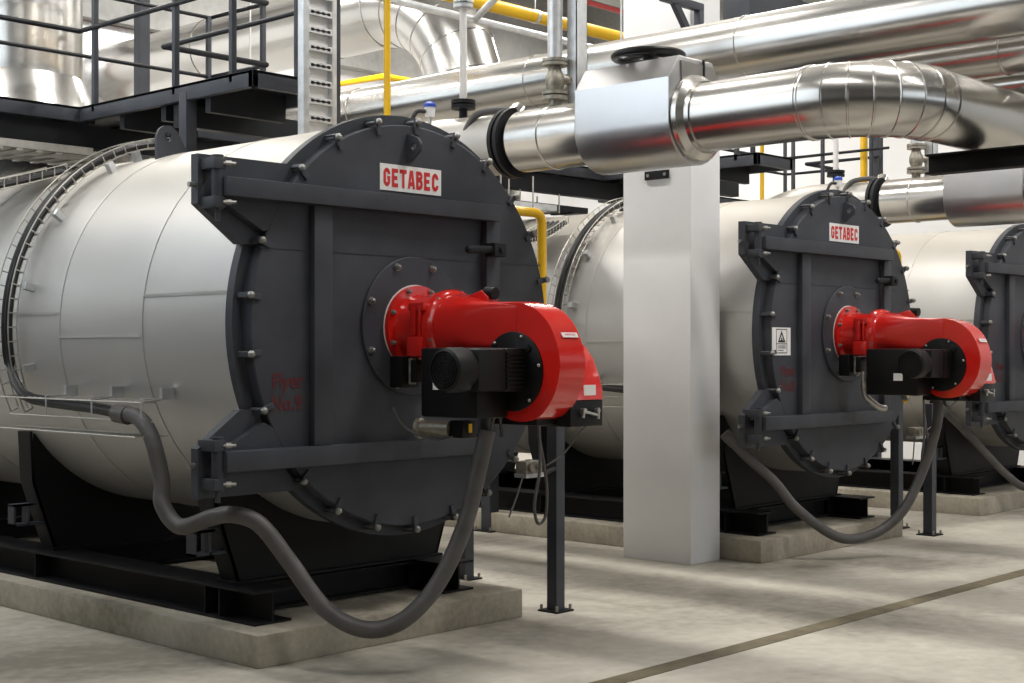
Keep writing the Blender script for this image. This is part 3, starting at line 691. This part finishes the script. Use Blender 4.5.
# vent pipes with stop valve standing on the steam pipes
def vent(n, label, sl):
    x, y = BO[n]
    t = thing('vent_pipe', label, 'pipe', (x+1.28, y-.07, 3.30), 'vent pipes with stop valves')
    MB().cyl((0, 0, .30), (0, 0, 2.6), .05, seg=20).build('riser', 'galv', t)
    v = MB(); v.cyl((0, 0, 0), (0, 0, .06), .04, seg=14); v.cyl((0, 0, .055), (0, 0, .08), .085, seg=20); v.cyl((0, 0, .09), (0, 0, .11), .085, seg=20)
    v.lathe((0, 0, .11), (0, 0, 1), [(.045, 0), (.065, .05), (.062, .10), (.045, .14), (.04, .17)], 18)
    v.cyl((0, 0, .28), (0, 0, .30), .085, seg=20); v.cyl((0, 0, .305), (0, 0, .325), .085, seg=20)
    v.cyl((.02, -.02, .20), (.17, -.14, .16), .032, seg=12)
    vb = v.build('stop_valve', 'valve', t)
    h = MB(); c = Vector((.19, -.155, .155)); d = Vector((.15, -.12, -.04)).normalized(); u = d.orthogonal().normalized(); w = d.cross(u)
    h.tube([c+(u*math.cos(a*PI/10)+w*math.sin(a*PI/10))*.075 for a in range(20)], .014, 8, closed=True)
    for a in (0, 5, 10, 15): h.tube([c, c+(u*math.cos(a*PI/10)+w*math.sin(a*PI/10))*.075], .009, 6)
    h.build('handwheel', 'black', vb)
    # strut channel beside
    s_ = MB(); s_.box(-.055, .055, -.04, -.034, 0, ZC-3.0); s_.box(-.055, -.05, -.04, .04, 0, ZC-3.0); s_.box(.05, .055, -.04, .04, 0, ZC-3.0)
    tag(s_.build('strut_channel', 'galv', smooth=False), sl, 'strut', 'galvanised strut channels', (x+1.40, y-.16, 3.26))
vent(9, 'galvanised vent pipe with black handwheel valve standing on the nearer steam pipe', 'galvanised upright strut just right of the vent valve on the nearer pipe')
vent(8, 'vent pipe with stop valve above the steam pipe of the No.8 boiler', 'galvanised upright strut behind the vent valve of the No.8 boiler')

# slim grey risers with a flange
def riser(n, label):
    x, y = BO[n]
    t = thing('grey_riser', label, 'pipe', (x+1.26, y+.76, 3.29), 'slim grey flanged risers')
    b = MB(); b.cyl((0, 0, .15), (0, 0, 1.9), .026, seg=16); b.build('pipe', 'sign', t)
    b = MB(); b.cyl((0, 0, 0), (0, 0, .12), .03, seg=14); b.cyl((0, 0, .10), (0, 0, .125), .085, seg=24); b.cyl((0, 0, .135), (0, 0, .16), .085, seg=24); b.build('flange', 'dark2', t)
    b = MB(); b.cyl((0, 0, .80), (0, 0, .825), .07, seg=24); b.cyl((0, 0, .835), (0, 0, .86), .07, seg=24); b.build('flange', 'galv', t)
riser(9, 'slim grey riser with black bottom flange above the nearest boiler')
riser(8, 'slim grey riser with black bottom flange above the No.8 boiler')

# safety gauge heads on top of the boilers
def probe(n, label):
    x, y = BO[n]
    t = thing('level_probe', label, 'sensor', (x+.48, y+.28, 3.03), 'blue capped level probes')
    MB().cyl((0, 0, 0), (0, 0, .17), .012, seg=10).build('stem', 'bolt', t)
    MB().cyl((0, 0, .16), (0, 0, .22), .03, .036, 16).build('head', 'sign', t)
    MB().lathe((0, 0, .22), (0, 0, 1), [(.04, 0), (.04, .02), (.022, .035)], 16).build('cap', 'blue', t)
    MB().tube([(-.04, .0, .19), (-.10, .02, .18), (-.14, .04, .08), (-.15, .05, -.02)], .014, 8, 4).build('lead', 'cable', t)
    g = thing('pressure_pipe', ('bent small pipe with silver cap behind the door top of the %s' % ('nearest boiler' if n == 9 else 'No.8 boiler')), 'fitting', (x+1.28, y+.30, 3.12))
    b = MB(); b.tube([(-.16, .30, .08), (-.12, .24, .19), (-.05, .10, .22), (0, 0, .20)], .024, 10, 4); b.build('pipe', 'hose', g)
    b = MB(); b.cyl((-.02, -.02, .17), (.05, .0, .22), .055, seg=18); b.cyl((-.022, -.022, .168), (-.03, -.025, .164), .022, seg=12); b.build('cap', 'pipe', g)
probe(9, 'level probe with blue cap on top of the nearest boiler')
probe(8, 'level probe with blue cap on top of the No.8 boiler')

# ------------------------------------------------------------------ flues
def flue(n, label, cx, cy, r, bend=True):
    t = thing('flue_stack', label, 'flue', (cx, cy, 3.0))
    x = 0
    b = MB(); b.lathe((0, 0, -.2), (0, 0, 1), [(r*1.35, 0), (r*1.35, .55), (r*1.33, .62), (r*1.02, 1.12), (r, 1.15)], 56); b.build('cone', 'pipe', t)
    K = 6; rb = 1.3; zc = 1.30
    b = MB(); b.cyl((0, 0, .9), (0, 0, zc), r, seg=56)
    b.build('upright', 'pipe', t)
    b = MB(); pts = []
    for k in range(K+1):
        q = (PI/2)*k/K; pts.append(Vector((0, rb-rb*math.cos(q), zc+rb*math.sin(q))))
    b.tube([Vector((0, 0, zc-.02))]+pts+[pts[-1]+Vector((0, .05, 0))], r+.002, 56)
    for k in range(K+1):
        q = (PI/2)*k/K; seam(b, pts[k], (0, math.sin(q), math.cos(q)), r, .025, .012)
    b.build('bend', 'pipe', t, ang=12)
    b = MB(); yE = Y1-cy-.0; b.cyl(pts[-1], (0, yE, pts[-1].z), r, seg=56)
    seam(b, (0, 2.2, pts[-1].z), (0, 1, 0), r, .025, .008); seam(b, (0, 4.6, pts[-1].z), (0, 1, 0), r, .025, .008)
    b.build('duct', 'pipe', t)
    b = MB(); s_ = r+.27
    z = pts[-1].z
    for a in ((-s_, s_, z+s_, z+s_+.05), (-s_, s_, z-s_-.05, z-s_)): b.box(a[0], a[1], yE-.06, yE-.01, a[2], a[3])
    for a in (-s_-.05, s_): b.box(a, a+.05, yE-.06, yE-.01, z-s_-.05, z+s_+.05)
    b.build('wall_frame', 'rust', t)
    b = MB(); b.box(-s_, s_, yE-.04, yE-.015, z-s_, z+s_); b.build('wall_plate', 'galv', t, smooth=False)
    return t
flue(8, 'large segmented silver flue bend behind the upright cable ladder', 11.05, 10.95, .42)
# vertical stack of the nearest boiler goes straight up
t = thing('flue_stack', 'upright silver flue stack at the far upper left', 'flue', (6.2, 11.75, 3.0))
b = MB(); b.lathe((0, 0, .1), (0, 0, 1), [(.80, 0), (.80, .50), (.79, .54), (.62, .95), (.61, .97)], 56); b.build('cone', 'pipe', t)
b = MB(); b.cyl((0, 0, 1.0), (0, 0, ZC-3.0), .60, seg=56); seam(b, (0, 0, 1.05), (0, 0, 1), .60, .03, .01); seam(b, (0, 0, 2.3), (0, 0, 1), .60, .03, .01); b.build('upright', 'pipe', t)

# ------------------------------------------------------------------ service platforms
def platform(label, ax0, ax1, ay0, ay1, bx0, bx1, by0, z=3.6, post=None, rails=True, rail0=None):
    t = thing('service_platform', label, 'platform', (bx0, by0, z), 'dark steel service platforms')
    o = Vector((bx0, by0, z))
    def bx(b, x0, x1, y0, y1, z0, z1, bev=0): b.box(x0-o.x, x1-o.x, y0-o.y, y1-o.y, z0-o.z, z1-o.z, bev)
    d = MB(); bx(d, ax0, ax1, ay0, ay1, z-.02, z-.002); bx(d, bx0, bx1, by0, ay0, z-.02, z-.002); d.build('deck', 'dark2', t, smooth=False)
    f = MB(); h = .115; w = .05
    bx(f, ax0, bx0, ay0, ay0+w, z-h, z, .004); bx(f, bx1, ax1, ay0, ay0+w, z-h, z, .004); bx(f, ax0, ax1, ay1-w, ay1, z-h, z, .004); bx(f, ax1-w, ax1, ay0, ay1, z-h, z, .004)
    bx(f, bx0, bx0+w, by0, ay0+w, z-h, z, .004); bx(f, bx1-w, bx1, by0, ay0+w, z-h, z, .004); bx(f, bx0, bx1, by0, by0+w, z-h, z, .004)
    f.build('edge_frame', 'dark', t)
    j = MB()
    for k in range(1, 4):
        yy = by0 + (ay0-by0)*k/4; bx(j, bx0+w, bx1-w, yy, yy+.06, z-.22, z-.02)
    for k in range(0, 9):
        xx = ax0 + (ax1-ax0)*k/9; bx(j, xx, xx+.06, ay0+w, ay1-w, z-.11, z-.02)
    bx(j, bx0+.05, bx1+.4, by0+.9, by0+1.0, z-.28, z-.12)
    bx(j, ax0, ax1, ay0+.1, ay0+.2, z-.30, z-.12)
    j.build('joists', 'dark2', t)
    if not rails: return t
    r = MB(); tr = .017; rx = ax0 if rail0 is None else rail0
    k1, k2, k3 = z+.585, z+1.12, z+.40
    def tb(*ps): r.tube([Vector(p)-o for p in ps], tr, 8)
    tb((rx, ay0, k1), (bx0, ay0, k1), (bx0, by0, k1)); tb((rx, ay0, k2), (bx0, ay0, k2), (bx0, by0, k2))
    tb((rx, ay1-.03, k1), (ax1, ay1-.03, k1), (ax1, ay0, k1), (bx1, ay0, k1), (bx1, by0+.45, k1)); tb((rx, ay1-.03, k2), (ax1, ay1-.03, k2), (ax1, ay0, k2), (bx1, ay0, k2), (bx1, by0+.45, k2))
    r.build('handrail', 'dark2', t)
    for (px, py) in ((bx0+.02, ay0-.19), (bx0+.02, by0+.93), (bx0+.02, by0+.25), (bx1-.02, by0+.45), (ax1-.02, ay0+.02), (ax1-.02, ay1-.03), (bx0-1.9, ay0+.02), (bx0-1.9, ay1-.03)):
        if px < rx: continue
        p = MB(); bx(p, px-.02, px+.02, py-.02, py+.02, z-.06, k2, .003); p.build('rail_post', 'dark', t)
    if post:
        for (px, py, zb, w) in post:
            p = MB(); bx(p, px-w, px+w, py-w, py+w, zb, z-h+.06, .004); bx(p, px-w*1.5, px+w*1.5, py-w*1.5, py+w*1.5, zb, zb+.012); p.build('support_leg', 'dark', t)
    return t
platform('dark steel service platform with railings above the nearest boiler at the upper left', 2.6, 7.66, 10.05, 10.90, 5.87, 6.63, 7.85, post=[(5.91, 8.66, 3.08, .045), (7.45, 10.12, 0.0, .06)])
platform('dark steel service platform end visible right of the white pillar', 8.5, 12.9, 9.5, 10.15, 11.59, 12.21, 7.62, post=[(11.63, 8.5, 2.95, .05), (12.1, 9.6, 2.44, .06)], rail0=11.3)
platform('dark steel service platform farthest right above the farthest boiler', 13.3, 17.4, 10.15, 11.0, 15.95, 16.6, 8.6, post=[(15.99, 9.2, 2.95, .05)])
# tall dark columns behind the platforms
for (px, py, lb) in ((7.67, 12.0, 'dark steel column rising between the silver flue and the wall plate'), (17.27, 9.5, 'dark steel column behind the steam pipe of the No.8 boiler')):
    b = MB(); w = .055 if px > 7.1 else .07; b.box(-w, w, -w, w, 0, ZC, .004)
    
    b.box(-w*2, w*2, -w*2, w*2, 0, .015)
    tag(b.build('steel_column', 'dark', smooth=False), lb, 'column', 'dark steel columns', (px, py, 0))

# upright galvanised cable ladder
t = thing('cable_ladder', 'upright galvanised cable ladder with slotted rungs beside a dark column', 'cable ladder', (6.17, 7.56, 3.06))
for s_ in (-1, 1):
    b = MB(); b.box(s_*.105-.006, s_*.105+.006, -.06, .0, 0, 4.6); b.box(s_*.105-(.03 if s_ < 0 else 0), s_*.105+(.03 if s_ > 0 else 0)+.0, -.062, -.056, 0, 4.6); b.build('stile', 'galv', t, smooth=False)
b = MB(); b.box(-.165, -.115, -.08, -.02, 0, 4.6, .004); b.build('mounting_channel', 'galv', t)
b = MB(); b.box(-.10, .10, -.012, -.008, 0, 4.6); b.build('backing_sheet', 'sign', t, smooth=False)
for k in range(38):
    z = .06+k*.118
    b = MB(); b.box(-.10, .10, -.058, -.03, z, z+.045, .003); ru = b.build('rung', 'galv', t, smooth=False)
    sl = MB()
    sl.box(-.08, .08, -.0595, -.0575, z+.018, z+.028)
    for q in range(4): sl.box(-.083+q*.047, -.058+q*.047, -.0595, -.0575, z+.013, z+.033)
    sl.build('slots', 'ink', ru, smooth=False)
b = MB(); b.box(.12, .18, -.05, .03, -.02, 4.6, .004); b.box(.11, .24, -.08, .03, .04, .13, .006); b.box(.10, .20, -.1, .06, -.06, -.02)
b.build('upright_post', 'dark', t)


# horizontal cable trays under the platform, at the upper left
def long_tray(label, x0, x1, y, z, w=.3, m='galv'):
    t = thing('cable_tray', label, 'cable tray', ((x0+x1)/2, y, z), 'cable trays under the platforms')
    h = (x1-x0)/2
    b = MB(); b.box(-h, h, -w/2, w/2, 0, .004); b.box(-h, h, -w/2, -w/2+.004, 0, .06); b.box(-h, h, w/2-.004, w/2, 0, .06)
    for k in range(int(h*2/.15)): b.box(-h+k*.15, -h+k*.15+.05, -w/2, w/2, -.012, 0)
    b.build('tray', m, t, smooth=False)
    c = MB()
    for k in range(7): c.tube([(-h, -.11+k*.036, .03+.01*(k % 2)), (0, -.11+k*.036, .03), (h, -.11+k*.036, .03+.01*(k % 2))], .014, 6)
    c.build('cables', 'cable', t)
    for xx in (-h*.6, h*.3):
        hr = MB(); hr.tube([(xx, -w/2, max(.1, 3.3-z)), (xx, -w/2, -.015), (xx, w/2, -.015), (xx, w/2, max(.1, 3.3-z))], .008, 6)
        hr.build('hanger', 'wire', t)
long_tray('long cable tray hanging under the platform at the upper left', 3.2, 5.6, 9.55, 3.13, .3, 'wire')
long_tray('second cable tray behind the first one under the upper left platform', 3.0, 6.3, 10.25, 3.2, .5, 'wire')
long_tray('short bright cable tray seen between the nearest boiler and the pillar', 9.1, 10.05, 8.95, 3.0, .3)
long_tray('dark cable tray close under the platform left of the pillar', 10.15, 11.45, 9.75, 3.13, .3, 'dark2')
def drooping(label, x0, x1, y, z0, z1, group='mesh trays'):
    b = MB(); n = 22; w = .28
    def Q(i, yy, zz): 
        q = i/n; return Vector((x0+(x1-x0)*q, y+yy, z0+(z1-z0)*q - .10*math.sin(PI*q)+zz))
    for yy, zz in ((-w/2, .07), (-w/2, 0), (-w/6, 0), (w/6, 0), (w/2, 0), (w/2, .07)):
        b.tube([Q(i, yy, zz) for i in range(n+1)], .005, 5)
    for i in range(n+1): b.tube([Q(i, -w/2, .07), Q(i, -w/2, 0), Q(i, w/2, 0), Q(i, w/2, .07)], .0045, 5)
    t = thing('mesh_tray', label, 'cable tray', (x0, y, z0), group)
    o = b.build('mesh', 'wire', t); o.location = (-x0, -y, -z0)
    c = MB()
    for k in range(8): c.tube([Q(i, -.11+k*.031, .02+.012*(k % 2)) for i in range(0, n+1, 2)], .014, 6)
    o = c.build('cables', 'cable', t); o.location = (-x0, -y, -z0)
drooping('sagging wire mesh tray with cables behind the nearest boiler at left', 3.2, 5.25, 9.3, 2.62, 2.95)
drooping('sagging wire mesh tray left of the pillar behind the nearest boiler', 9.3, 10.22, 8.95, 2.71, 2.90)

# ------------------------------------------------------------------ gas and other coloured pipes
def pipe_obj(name, pts, r, m, label, cat='pipe', group=None, smooth=0, fl=(), seg=16, clamp=None):
    o0 = Vector(pts[0])
    t = thing(name, label, cat, o0, group)
    MB().tube([Vector(p)-o0 for p in pts], r, seg, smooth).build('pipe', m, t, ang=50)
    for p, d, rr in fl:
        b = MB(); b.cyl(Vector(p)-o0-Vector(d)*.012, Vector(p)-o0+Vector(d)*.012, rr, seg=20); b.build('flange', 'dark2', t)
    return t
def arc(c, a, b, k=6):
    """rounded corner from a through c to b"""
    a, c, b = Vector(a), Vector(c), Vector(b)
    return [(1-q)**2*a + 2*q*(1-q)*c + q*q*b for q in [i/k for i in range(k+1)]]
for n, dx, dy in ((9, 1.90, .60), (8, 2.16, .58)):
    x, y = BO[n]; X, Y = x+dx, y+dy
    xb = x + 1.02
    pts = [(xb+.2, Y+.9, 2.70)] + arc((xb+.2, Y, 2.70), (xb+.2, Y+.1, 2.70), (xb+.3, Y, 2.70)) + arc((X, Y, 2.70), (X-.08, Y, 2.70), (X, Y, 2.62)) + [(X, Y, 1.24)]
    gp = pipe_obj('gas_pipe', pts, .034, 'yellow', 'yellow gas pipe bending down beside the %s door' % ('nearest boiler' if n == 9 else 'No.8 boiler'), 'pipe', 'yellow gas pipes', fl=[((X, Y, 1.85), (0, 0, 1), .06)])
    p0 = Vector(pts[0])
    b = MB(); b.cyl(Vector((X-.55, Y, 1.24))-p0, Vector((X+.1, Y, 1.24))-p0, .038, seg=16); b.cyl(Vector((X+.08, Y, 1.24))-p0, Vector((X+.12, Y, 1.24))-p0, .055, seg=18); b.build('header', 'yellow', gp)
    g = thing('gas_valve', 'small grey gas valve block below the %s burner' % ('nearest' if n == 9 else 'No.8'), 'valve', (x+.72, y-.35, 1.0), 'gas valve blocks')
    b = MB(); b.box(-.075, .075, -.045, .045, -.04, .035, .008); b.cyl((-.04, -.045, 0), (-.04, -.07, 0), .026, seg=14); b.cyl((.03, -.045, .005), (.03, -.06, .005), .02, seg=14); b.build('body', 'valve', g)
    b = MB(); b.box(-.08, .10, -.05, .05, -.065, -.04); b.build('bracket', 'galv', g)
    px, py = (7.125, 6.25) if n == 9 else (12.44, 6.29)
    MB().tube([(.1, 0, -.06), (px-x-.72, py-y+.35, -.06)], .016, 6).build('arm', 'dark2', g)
    b = MB(); b.tube([(.10, -.05, .0), (.22, -.1, .08), (.26, -.2, .22), (.30, -.3, .30)], .006, 6, 4); b.tube([(-.11, -.05, -.05), (-.22, -.1, -.16), (-.34, -.15, -.27)], .006, 6, 4)
    b.tube([(0, -.08, .30), (.0, -.09, 0), (-.05, -.09, -.22), (-.02, -.09, -.34), (.05, -.09, -.30), (.06, -.09, -.10), (.0, -.08, .20)], .010, 7, 5); b.build('cables', 'hose', g)
# grey metal hose from the burner head of No.8 and the fuel block under burner No.9
x, y = BO[8]
t = thing('metal_hose', 'short braided metal hose under the neck of the No.8 burner', 'hose', (x-.20, y-.36, 1.54))
MB().tube([(0, 0, 0), (0, -.01, -.18), (.02, -.04, -.24), (.09, -.09, -.30), (.16, -.11, -.31)], .028, 12, 5).build('hose', 'bolt', t, ang=60)
MB().cyl((0, -.005, -.10), (0, -.005, -.14), .038, seg=8).build('coupling', 'bolt', t)
x, y = BO[9]
t = thing('fuel_filter', 'silver filter body with black block below the nearest burner', 'filter', (x-.12, y-.55, 1.27))
MB().lathe((-.06, .25, 0), (.3, -1, 0), [(.045, 0), (.06, .01), (.06, .03), (.045, .04), (.045, .22)], 20).build('body', 'valve', t)
MB().box(.0, .11, -.06, .04, -.05, .05, .006).build('block', 'black', t)
MB().box(.045, .07, -.068, -.058, -.02, .03).build('tag', 'yellow', t)
MB().tube([(-.18, .32, .12), (-.14, .25, .0), (-.05, .10, -.06), (.02, 0, -.03)], .008, 6, 4).build('lead', 'hose', t)

def post(px, py, h, w, label):
    t = thing('support_post', label, 'post', (px, py, 0), 'dark support posts of the gas line')
    MB().box(-w, w, -w, w, .012, h, .004).build('post', 'dark', t, smooth=False)
    MB().box(-w*2, w*2, -w*2, w*2, 0, .012).build('base_plate', 'skid', t, smooth=False)
    for a in (-1, 1):
        for c in (-1, 1):
            b = MB(); b.cyl((a*w*1.6, c*w*1.6, .012), (a*w*1.6, c*w*1.6, .045), .010, seg=8); b.build('anchor_bolt', 'valve', t)
post(7.125, 6.25, 1.22, .042, 'dark square post on bolted base plate below the nearest burner')
post(7.66, 7.62, 1.22, .045, 'dark post just behind the nearest boiler, left of the aisle')
post(9.88, 9.5, 1.12, .06, 'dark post at the back of the gap between nearest boiler and pillar')
post(12.44, 6.29, 1.22, .045, 'dark square post in front of the No.8 boiler, behind the conduit')
post(12.71, 6.77, 1.22, .045, 'dark post right of the No.8 boiler door, second from the conduit')

# thin yellow vent lines and the thick yellow gas main
pipe_obj('gas_vent', [(6.52, 7.23, 3.0), (6.52, 7.23, 8.2)], .024, 'yellow', 'thin upright yellow pipe above the nearest boiler door', group='thin yellow vent lines')
pipe_obj('gas_vent', [(13.78, 9.0, .0), (13.78, 9.0, 8.2)], .024, 'yellow', 'thin upright yellow pipe behind the platform right of the pillar', group='thin yellow vent lines')
pipe_obj('gas_vent', [(16.06, 9.0, 3.0), (16.06, 9.0, 8.2)], .045, 'yellow', 'thicker upright yellow pipe above the No.8 boiler', group='thin yellow vent lines')
pipe_obj('gas_branch', [(13.47, 17.97, 5.58), (13.47, 15.0, 5.54), (20.97, 15.0, 5.56)], .03, 'yellow', 'thin yellow pipe turning a corner below the flue bend')
t = pipe_obj('gas_main', [(6.0, 9.0, 4.82), (20.9, 9.0, 4.86)], .06, 'yellow', 'thick yellow gas main running high behind the pillar')
b = MB(); b.annulus((3.95, 0, .01), (1, 0, 0), .058, .066, .04, 24); b.cyl((3.97, 0, .06), (3.97, 0, 3.4), .006, seg=6); b.build('pipe_clip', 'galv', t)
t = pipe_obj('grey_line', [(7.3, 8.35, 4.45), (7.45, 8.35, 4.45), (20.8, 8.35, 4.45)], .032, 'galv', 'slim grey pipe sloping across below the yellow gas main')
MB().tube([(1.2, .0, .0), (.75, -.9, .12), (.6, -1.2, .15)], .03, 10).build('branch', 'galv', t)
pipe_obj('sprinkler_line', [(9.0, 13.0, 6.6), (20.9, 13.0, 6.6)], .035, 'orange', 'thin red pipe at the back between gas main and header', group=None)
# steel bracket frame in front of the pillar top, and a high beam
t = thing('steel_bracket', 'dark angled steel bracket at the top of the white pillar', 'bracket', (9.2, 6.72, 4.05))
b = MB(); b.tube([(-.30, 0, .55), (.10, 0, .10)], .035, 4); b.build('brace', 'dark', t, smooth=False)
b = MB(); b.box(.155, .215, -.03, .03, 0, .36, .004); b.box(-.30, .215, -.03, .03, .36, .42, .004); b.build('frame', 'dark', t)
t = thing('ceiling_beam', 'dark grey steel box beam at the top right of the pillar', 'beam', (11.2, 7.6, 4.78))
MB().box(0, 9.5, -.15, .15, 0, .32, .01).build('beam', 'dark', t); MB().cyl((0.2, -.22, -.04), (9.5, -.22, -.04), .02, seg=10).build('red_line', 'orange', t)
b = MB()
for xx in (1.0, 8.5): b.box(xx-.06, xx+.06, -.06, .06, .32, ZC-4.78)
b.build('hanger', 'dark', t)
# cabinet at the pillar: small black tag plate
t = thing('tag_plate', 'small black plate with two brass screws high on the white pillar', 'plate', (9.36, 7.12, 3.14))
MB().box(-.008, .012, -.12, .12, -.035, .035, .002).build('plate', 'black', t, smooth=False)
b = MB(); b.cyl((-.008, -.085, .0), (-.014, -.085, .0), .014, seg=10); b.cyl((-.008, .085, .0), (-.014, .085, .0), .014, seg=10); b.build('screw', 'valve', t)
